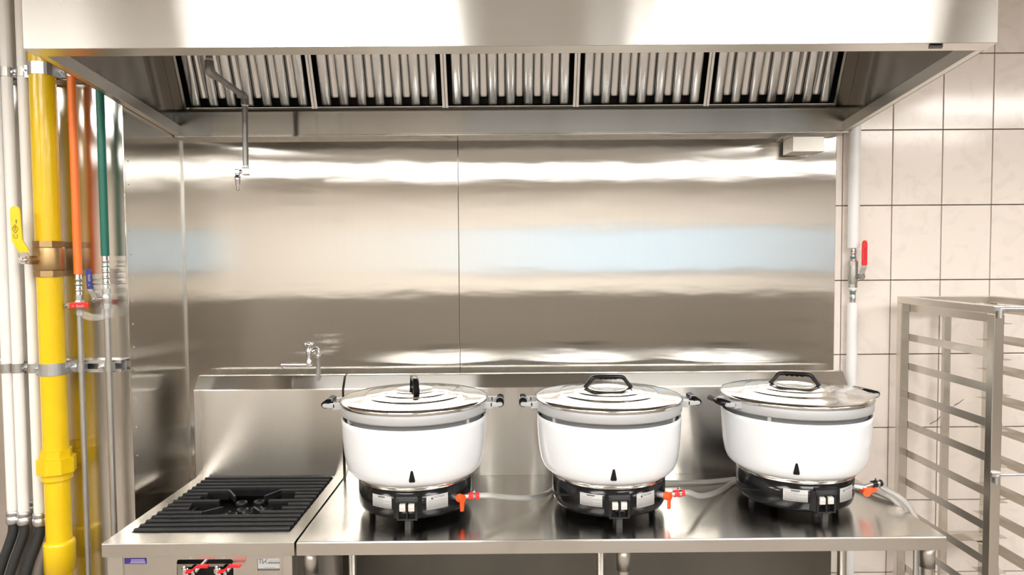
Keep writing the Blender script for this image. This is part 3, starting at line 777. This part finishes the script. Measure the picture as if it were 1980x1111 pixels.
kn.lathe([(.0005, .143), (.009, .143), (.010, .150), (.007, .157), (.0005, .158)], 16, (-.027, -.026, 0))
kn.build('cross_handle', 'chrome', tp)
sp = MB().tube(spline([(-.027, -.028, .070), (-.040, -.030, .0715), (-.085, -.038, .0735), (-.128, -.046, .0745)], 6), .0052, 12)
sp.lathe([(.0058, .060), (.0066, .066), (.0066, .072)], 12, (-.121, -.0448, 0), cap0=True)
sp.build('spout', 'chrome', tp)

# ------------------------------------------------------------------ drop pipe inside the hood
dp = thing('drop_pipe', 'grey pipe dropping from inside the hood to a chrome nozzle', 'pipe', (-.9165, -.35, 2.21))
r = .0098
m = MB().cyl((.012, -.305, .006), (.012, -.305, .42), r*1.05, n=18).cyl((.012, -.298, -.002), (.0, -.018, -.004), r, n=18).cyl((0, 0, -.02), (-.002, 0, -.248), r, n=18)
m.build('pipe', 'pipe_grey', dp)
for c, p in (((.012, -.305, 0), [(.012, -.305, .030), (.012, -.305, .006), (.012, -.298, -.004), (.0115, -.270, -.0045)]), ((0, 0, 0), [(.0006, -.034, -.004), (0, -.012, -.003), (0, 0, -.010), (0, 0, -.034)])):
    MB().tube(spline(p, 6), .0132, 16).build('elbow', 'pipe_grey', dp)
tw = MB().cyl((0, 0, -.034), (0, 0, -.039), .0108, n=16).cyl((-.002, 0, -.243), (-.002, 0, -.251), .0106, n=16).cyl((.012, -.305, .030), (.012, -.305, .036), .0112, n=16)
tw.build('thread_tape', 'tape_white', dp)
nz = MB().box(-.014, .010, -.011, .011, -.276, -.251).cyl((-.013, 0, -.264), (-.026, 0, -.264), .007, n=14).box(-.042, -.022, -.009, .009, -.273, -.256)
nzo = nz.build('nozzle_elbow', 'chrome', dp, bevel=.003)
MB().lathe([(.0075, -.273), (.0075, -.279), (.0098, -.280), (.0098, -.296), (.0082, -.298), (.0082, -.312), (.0052, -.314), (.0056, -.327), (.004, -.330)], 18, (-.031, 0, 0), cap1=True).build('nozzle', 'chrome', nzo)

# ------------------------------------------------------------------ pipes on the left
def strut(z, xa, xb, nm_label, dark):
    t = thing('strut_channel', nm_label, 'strut channel', (0, CY_-.0005, z))
    ch = MB().box(xa, xb, -.003, 0, -.0205, .0205).box(xa, xb, -.030, -.003, .0185, .0205).box(xa, xb, -.030, -.003, -.0205, -.0185)
    ch.box(xa, xb, -.030, -.028, .0095, .0185).box(xa, xb, -.030, -.028, -.0185, -.0095)
    ch.build('channel', 'zinc', t)
    return t
PIPES = [(-1.693, -.462, .0165), (-1.656, -.462, .0165), (-1.603, -.462, .0165), (-1.524, -.484, .0383), (-1.448, -.456, .0108), (-1.355, -.456, .0108)]
st1 = strut(1.282, -2.3, -1.322, 'slotted steel strut channel crossing the pipes at table height', False)
st2 = strut(2.262, -2.3, -1.40, 'slotted steel strut channel up behind the hood corner', True)
for st, zz in ((st1, 1.282), (st2, 2.262)):
    for k, (x, y, r) in enumerate(PIPES):
        if st is st2 and k > 3: r = .0135
        yl = y - CY_
        cl = MB(); rr = r+.0022; n = 14
        pts = [(x+rr*math.cos(a), yl-rr*math.sin(a)) for a in [PI*i/n for i in range(n+1)]]
        pts2 = [(x+(r+.0002)*math.cos(a), yl-(r+.0002)*math.sin(a)) for a in [PI*i/n for i in range(n+1)]]
        H = .015 if r < .03 else .020
        for i in range(n):
            cl.prism([pts[i], pts[i+1], pts2[i+1], pts2[i]], -H, H, 'z', smooth=False)
        cl.box(x+r, x+rr, yl, -.030, -H, H).box(x-rr, x-r, yl, -.030, -H, H)
        cl.box(x-rr-.024, x-r, -.040 if r < .03 else yl+.008, -.036 if r < .03 else yl+.012, -H, H)
        co = cl.build('pipe_clamp', 'alu' if k == 3 else 'galvanized', st)
        yb = -.040 if r < .03 else yl+.008
        MB().cyl((x-rr-.012, yb-.020, 0), (x-rr-.012, yb, 0), .0035, n=10).cyl((x-rr-.012, yb-.010, 0), (x-rr-.012, yb-.003, 0), .0085, n=6, smooth=False).cyl((x-rr-.012, yb-.003, 0), (x-rr-.012, yb, 0), .012, n=16).build('bolt', 'zinc', co)
for k in range(3):
    x, y, r = PIPES[k]
    nm = ['leftmost white conduit pipe at the very edge of the picture', 'second white conduit pipe from the picture edge', 'white conduit pipe directly left of the yellow pipe'][k]
    t = thing('conduit_pipe', nm, 'pipe', (x, y, 0), 'white conduits on the left wall')
    zb = .785 - .004*k
    MB().cyl((0, 0, zb), (0, 0, RZ), r, n=24).build('pipe', 'pvc_white', t)
    MB().lathe([(r+.001, zb+.012), (r+.0035, zb+.010), (r+.0035, zb-.004), (r+.001, zb-.006), (r+.0045, zb-.008), (r+.0045, zb-.028), (r+.002, zb-.034)], 20, cap1=True).build('connector', 'zinc', t)
    P = spline([(0, 0, zb-.030), (0, -.002, zb-.06), (-.012, -.004, zb-.10), (-.035, -.006, zb-.16), (-.06, -.006, zb-.24), (-.07, -.006, zb-.34), (-.07, -.006, .05)], 22)
    MB().tube(P, .016, 14, rad=lambda q: .0158 if q % 2 else .0135).build('flexible_conduit', 'rubber', t)
# yellow gas main
x, y, r = PIPES[3]
t = thing('gas_main', 'thick yellow painted gas pipe with a brass valve and yellow lever', 'pipe', (x, y, 0))
zt, zb = 1.705, 1.588
MB().cyl((0, 0, zt-.004), (0, 0, RZ), r, n=40).build('pipe', 'yellow_paint', t)
MB().cyl((0, 0, .02), (0, 0, zb+.004), r, n=40).build('pipe', 'yellow_paint', t)
vb = MB().lathe([(.040, zb+.018), (.0455, zb+.022), (.047, zb+.045), (.0455, zt-.022), (.040, zt-.018)], 36)
vb.cyl((0, 0, zb), (0, 0, zb+.020), .0455, n=8, smooth=False).cyl((0, 0, zt-.020), (0, 0, zt), .0455, n=8, smooth=False)
vb.cyl((-.012, -.03, 1.643), (-.020, -.066, 1.643), .014, n=18)
vbo = vb.build('valve_body', 'brass', t, bevel=.0015)
MB().cyl((-.0195, -.064, 1.643), (-.0275, -.100, 1.643), .006, n=14).cyl((-.0225, -.078, 1.643), (-.0245, -.087, 1.643), .014, n=6, smooth=False).cyl((-.0265, -.092, 1.643), (-.0275, -.097, 1.643), .0088, n=14).build('stem_nut', 'chrome', vbo)
# lever: chrome crank then a yellow grip
def strip(pts, wd, th, side):
    m = MB(); R = []
    for i, p in enumerate(pts):
        p = Vector(p); d = (Vector(pts[min(i+1, len(pts)-1)]) - Vector(pts[max(0, i-1)])).normalized(); s_ = Vector(side); n = d.cross(s_).normalized(); ww = wd[i] if isinstance(wd, (list, tuple)) else wd
        R.append([p+s_*ww/2+n*th/2, p-s_*ww/2+n*th/2, p-s_*ww/2-n*th/2, p+s_*ww/2-n*th/2])
    m.add([q for r_ in R for q in r_], [(4*k+i, 4*k+(i+1) % 4, 4*k+4+(i+1) % 4, 4*k+4+i) for k in range(len(R)-1) for i in range(4)])
    m.add(R[0], [(3, 2, 1, 0)]); m.add(R[-1], [(0, 1, 2, 3)]); return m
strip([(-.0235, -.080, 1.632), (-.0235, -.080, 1.655), (-.030, -.081, 1.672)], .028, .004, (1, 0, 0)).build('lever_crank', 'chrome', vbo)
ylv = strip([(-.024, -.080, 1.668), (-.034, -.082, 1.690), (-.043, -.083, 1.706), (-.046, -.083, 1.80), (-.046, -.083, 1.808), (-.046, -.083, 1.814)], [.034, .0345, .034, .0325, .028, .014], .0065, (1, 0, 0)).build('lever_grip', 'yellow_lever', vbo, bevel=.002)
mk = MB(); ym = -.0872
cx, cz = -.0455, 1.742
for a, b in (((0, .014), (.010, 0)), ((.010, 0), (0, -.014)), ((0, -.014), (-.010, 0)), ((-.010, 0), (0, .014))): bar(mk, (cx+a[0], cz+a[1]), (cx+b[0], cz+b[1]), .0011, ym, 0)
for dz in (-.005, -.001, .003, .006): bar(mk, (cx-.0035, cz+dz), (cx+.0035, cz+dz+.0008), .0013, ym, 0)
bar(mk, (cx+.004, cz+.018), (cx+.004, cz+.030), .0022, ym, 0)
for dx in (-.005, .006):
    for k in range(3): bar(mk, (cx+dx-.002, cz-.019-.003*k), (cx+dx+.002, cz-.019-.003*k), .0013, ym, 0)
bar(mk, (cx-.005, cz-.029), (cx+.006, cz-.029), .0014, ym, 0)
mk.build('lever_marking', 'label_print', vbo)
MB().cyl((0, 0, .985), (0, 0, 1.012), .047, n=8, smooth=False).cyl((0, 0, .935), (0, 0, .985), .0585, n=8, smooth=False).cyl((0, 0, .912), (0, 0, .935), .046, n=32).build('pipe_union', 'yellow_paint', t, bevel=.003)
MB().lathe([(.038, .703), (.0455, .699), (.047, .690), (.0465, .60), (.038, .594)], 36).build('coupling', 'yellow_paint', t)

def riser_pipe(k, label, insul, ztop, zval, turned):
    x, y, r = PIPES[k]
    t = thing('riser_pipe', label, 'pipe', (x, y, 0))
    MB().cyl((0, 0, ztop), (0, 0, RZ), .0128, n=24).build('sleeve', insul, t)
    f = MB()
    z = ztop
    f.lathe([(.0085, z+.002), (.0100, z), (.0100, z-.014), (.0118, z-.016), (.0118, z-.019), (.0095, z-.021), (.0095, z-.030), (.0115, z-.032), (.0115, z-.036), (.009, z-.038)], 20)
    zz = z-.038
    while zz > zval+.040:
        f.lathe([(.009, zz), (.0098, zz-.002), (.0098, zz-.012), (.0122, zz-.014), (.0122, zz-.018), (.009, zz-.020)], 20); zz -= .020
    f.cyl((0, 0, zval+.018), (0, 0, zz+.002), .0095, n=16)
    f.build('fitting', 'zinc', t)
    for q in (z-.0365, z-.0735) if not turned else (z-.0375,): MB().cyl((0, 0, q-.0015), (0, 0, q+.0015), .0119, n=20).build('seal_ring', 'teal_mark', t)
    v = MB().cyl((0, 0, zval-.034), (0, 0, zval-.016), .0155, n=6, smooth=False).cyl((0, 0, zval+.016), (0, 0, zval+.034), .0150, n=6, smooth=False)
    v.lathe([(.012, zval-.018), (.0165, zval-.008), (.0165, zval+.008), (.012, zval+.018)], 20)
    v.cyl((0, 0, zval), (-.020, -.022, zval), .0075, n=14).cyl((-.020, -.022, zval), (-.030, -.033, zval), .006, n=12).cyl((-.021, -.023, zval), (-.026, -.0285, zval), .0100, n=6, smooth=False)
    vo = v.build('valve_body', 'galvanized', t, bevel=.001)
    MB().cyl((0, 0, .02), (0, 0, zval-.030), .0098 if k == 4 else .0102, n=20).build('lower_pipe', 'galvanized', t)
    return t, vo
def script_marks(m, pts, wd, y, mi=0):
    for a, b in zip(pts, pts[1:]): bar(m, a, b, wd, y, mi)
t, vo = riser_pipe(4, 'orange sleeved water pipe with a red valve handle', 'orange_pipe', 1.595, 1.492, True)
strip([(-.022, -.030, 1.492), (-.004, -.038, 1.492), (.008, -.040, 1.4925), (.014, -.040, 1.493)], .017, .003, (0, 0, 1)).build('lever_crank', 'zinc', vo)
strip([(-.006, -.0395, 1.4925), (.0, -.0395, 1.493), (.052, -.0395, 1.4935), (.056, -.0395, 1.4935)], [.018, .0195, .0195, .0125], .0065, (0, 0, 1)).build('lever_grip', 'red_grip', vo, bevel=.002)
mk = MB(); q = [(.004, 1.489), (.007, 1.494), (.010, 1.489)]; script_marks(mk, q, .001, -.0431)
script_marks(mk, [(.018+.0022*i, 1.4885 + (.008 if i in (1, 9) else .0045)*(i % 2)) for i in range(12)] , .0011, -.0431); bar(mk, (.018, 1.4878), (.042, 1.4878), .0008, -.0431, 0)
mk.build('lever_marking', 'label_white', vo)
t, vo = riser_pipe(5, 'green sleeved water pipe with a dark blue valve handle', 'green_pipe', 1.656, 1.512, False)
strip([(-.022, -.030, 1.508), (-.024, -.032, 1.524), (-.032, -.034, 1.540), (-.034, -.034, 1.552)], .015, .003, (1, 0, 0)).build('lever_crank', 'zinc', vo)
strip([(-.0335, -.034, 1.546), (-.034, -.034, 1.552), (-.036, -.034, 1.606), (-.036, -.034, 1.612)], [.017, .019, .0185, .012], .0065, (1, 0, 0)).build('lever_grip', 'blue_grip', vo, bevel=.002)
mk = MB(); script_marks(mk, [(-.0375, 1.556), (-.033, 1.559), (-.0375, 1.562)], .001, -.0376)
script_marks(mk, [(-.0375 + (.008 if i in (1, 9) else .0045)*(i % 2), 1.572+.0022*i) for i in range(11)], .0011, -.0376); bar(mk, (-.031, 1.572), (-.031, 1.595), .0008, -.0376, 0)
mk.build('lever_marking', 'label_white', vo)

# ------------------------------------------------------------------ white water pipe on the tiles
t = thing('wall_pipe', 'white water pipe with a red valve handle on the tiled wall', 'pipe', (1.363, -.042, 0))
MB().cyl((0, 0, 1.668), (0, 0, RZ), .0215, n=28).build('sleeve', 'pipe_white', t)
MB().cyl((0, 0, .02), (0, 0, 1.452), .0195, n=28).build('sleeve', 'pipe_white', t)
f = MB()
for z, s in ((1.670, -1), (1.450, 1)):
    f.lathe([(.010, z-s*.004), (.0108, z), (.0108, z+s*.016), (.0128, z+s*.018), (.0128, z+s*.021), (.0105, z+s*.023), (.0105, z+s*.044), (.014, z+s*.046), (.014, z+s*.054), (.010, z+s*.056)], 20)
f.build('fitting', 'zinc', t)
for q in (1.632, 1.488): MB().cyl((0, 0, q-.003), (0, 0, q+.003), .0112, n=20).build('seal_ring', 'teal_mark', t)
v = MB().cyl((0, 0, 1.596), (0, 0, 1.616), .0185, n=6, smooth=False).cyl((0, 0, 1.510), (0, 0, 1.526), .0165, n=6, smooth=False)
v.lathe([(.014, 1.522), (.0185, 1.535), (.0195, 1.560), (.0175, 1.598)], 20)
v.cyl((0, 0, 1.556), (.016, -.028, 1.556), .010, n=14).cyl((.016, -.028, 1.556), (.020, -.040, 1.556), .0125, n=8, smooth=False)
vo = v.build('valve_body', 'galvanized', t, bevel=.001)
MB().cyl((0, 0, 1.504), (0, 0, 1.511), .0165, n=20).build('thread_tape', 'tape_white', vo)
strip([(.018, -.034, 1.554), (.019, -.035, 1.575), (.024, -.037, 1.590), (.026, -.037, 1.604)], .020, .004, (1, 0, 0)).build('lever_crank', 'galvanized', vo)
strip([(.0255, -.037, 1.600), (.0258, -.037, 1.606), (.026, -.037, 1.684), (.026, -.037, 1.692), (.026, -.037, 1.697)], [.019, .021, .0205, .016, .008], .0075, (1, 0, 0)).build('lever_grip', 'red_grip', vo, bevel=.002)
mk = MB()
for k in range(5):
    z = 1.625+.010*k; bar(mk, (.0225, z), (.0290, z+.002), .0012, -.0411, 0); bar(mk, (.0255, z-.002), (.026, z+.004), .0012, -.0411, 0)
mk.build('lever_marking', 'label_print', vo)

# ------------------------------------------------------------------ tray rack
rk = thing('tray_rack', 'tall stainless steel tray rack with slide rails beside the table', 'rack', (0, 0, 0))
RX0, RX1, RY0, RY1, RT = 1.514, 1.886, -.625, -.088, 1.478
pw = .032
for x in (RX0, RX1-pw):
    for y in (RY0, RY1-pw):
        MB().box(x, x+pw, y, y+pw, .09, RT-.026).build('post', 'steel_rack', rk, bevel=.002)
        cs = MB().cyl((x+pw/2-.011, y+pw/2, .045), (x+pw/2+.011, y+pw/2, .045), .044, n=24)
        cs.box(x+pw/2-.018, x+pw/2-.014, y+.0, y+pw, .045, .09).box(x+pw/2+.014, x+pw/2+.018, y, y+pw, .045, .09)
        cs.build('caster', 'rubber', rk)
for x in (RX0, RX1-pw): MB().box(x, x+pw, RY0, RY1, RT-.026, RT).build('top_bar', 'steel_rack', rk, bevel=.002)
MB().box(RX0+pw, RX1-pw, RY1-pw, RY1, RT-.026, RT).build('top_bar', 'steel_rack', rk, bevel=.002)
MB().box(RX0+pw, RX1-pw, RY0, RY0+.012, RT-.016, RT-.002).build('top_bar', 'steel_rack', rk, bevel=.001)
MB().box((RX0+RX1)/2-.012, (RX0+RX1)/2+.014, RY1-.024, RY1-.006, .12, RT-.026).build('stop_bar', 'steel_rack', rk, bevel=.0015)
for z in (.515, .12): MB().box(RX0+pw, RX1-pw, RY1-pw+.002, RY1-.002, z, z+.030).build('cross_bar', 'steel_rack', rk, bevel=.0015)
for x in (RX0, RX1-pw): MB().box(x, x+pw, RY0+pw, RY1-pw, .12, .15).build('cross_bar', 'steel_rack', rk, bevel=.0015)
rail_src = {}
for k in range(11):
    z = 1.4348 - .1137*k
    for s, x in ((1, RX0+pw), (-1, RX1-pw)):
        if s not in rail_src:
            m = MB().box(*sorted((0, s*.0015)), RY0+.002, RY1-.002, -.013, .013)
            m.box(*sorted((0, s*.026)), RY0+.002, RY1-.002, -.0145, -.013)
            rail_src[s] = m.build('tray_rail', 'steel_rack', rk, (x, 0, z))
        else: inst(rail_src[s], rk, (x, 0, z))
for z in (RT-.012, .943):
    h = MB().box(RX0-.004, RX0+pw*.8, RY0-.012, RY0, z-.004, z+.010).cyl((RX0+.012, RY0-.010, z-.026), (RX0+.012, RY0-.010, z), .0075, n=14)
    ho = h.build('gate_hinge', 'zinc', rk, bevel=.001)
    MB().cyl((RX0+.012, RY0-.008, z+.003), (RX1-.01, RY0-.008, z+.003), .0045, n=12).build('gate_rod', 'chrome', ho)

# ------------------------------------------------------------------ clear plastic film left on the new fittings
def film(name, label, grid, th=.0004):
    """grid: rows of points; a crumpled sheet with a real thickness"""
    m = MB(); R, K = len(grid), len(grid[0])
    vs = [p for row in grid for p in row]
    m.add(vs, [(r*K+i, r*K+i+1, (r+1)*K+i+1, (r+1)*K+i) for r in range(R-1) for i in range(K-1)], True)
    o = m.build(name, 'clear_film'); tag(o, label, 'plastic film')
    sd = o.modifiers.new('thickness', 'SOLIDIFY'); sd.thickness = th
    return o
rn = random.Random(4)
g = []
for r in range(9):
    row = []
    for i in range(13):
        u, v = i/12, r/8
        x = -1.432 + .085*u; z = 1.478 - .030*u*(1-.2*u) + (-.020 + .012*u)*v - .010*math.sin(PI*u)*v
        row.append((x, -.474 - .010*math.sin(u*5) - .006*v + rn.uniform(-.0025, .0025), z + rn.uniform(-.0015, .0015)))
    g.append(row)
film('plastic_film', 'crumpled clear plastic film hanging between the red and blue valves', g)
g = []
for r in range(12):
    row = []
    for i in range(17):
        a = 2*PI*i/16; v = r/11
        rr = .0195 + .003*math.sin(3*a + r) + rn.uniform(-.0012, .0012) - .003*v
        row.append((-1.355 + rr*math.sin(a), -.456 - rr*math.cos(a)*.95, 1.562 - .115*v))
    g.append(row)
film('plastic_film', 'clear plastic film wrapped round the valve on the green pipe', g)
g = []
for r in range(15):
    row = []
    for i in range(9):
        u, v = i/8, r/14
        rad = .115 + .128*v; a = 1.02 + .34*(u-.5) + .22*(v-.5)
        z = .3965 - (rad-.11)*.135 + .0045*abs(math.sin(u*9 + v*3)) + rn.uniform(0, .0012) + .001
        if v > .93: z -= .006*(v-.93)/.07
        row.append((.968 + rad*math.sin(a), -.440 - rad*math.cos(a), TZ + z))
    g.append(row)
film('plastic_film', 'strip of clear plastic film lying on the lid of the rightmost cooker', g)
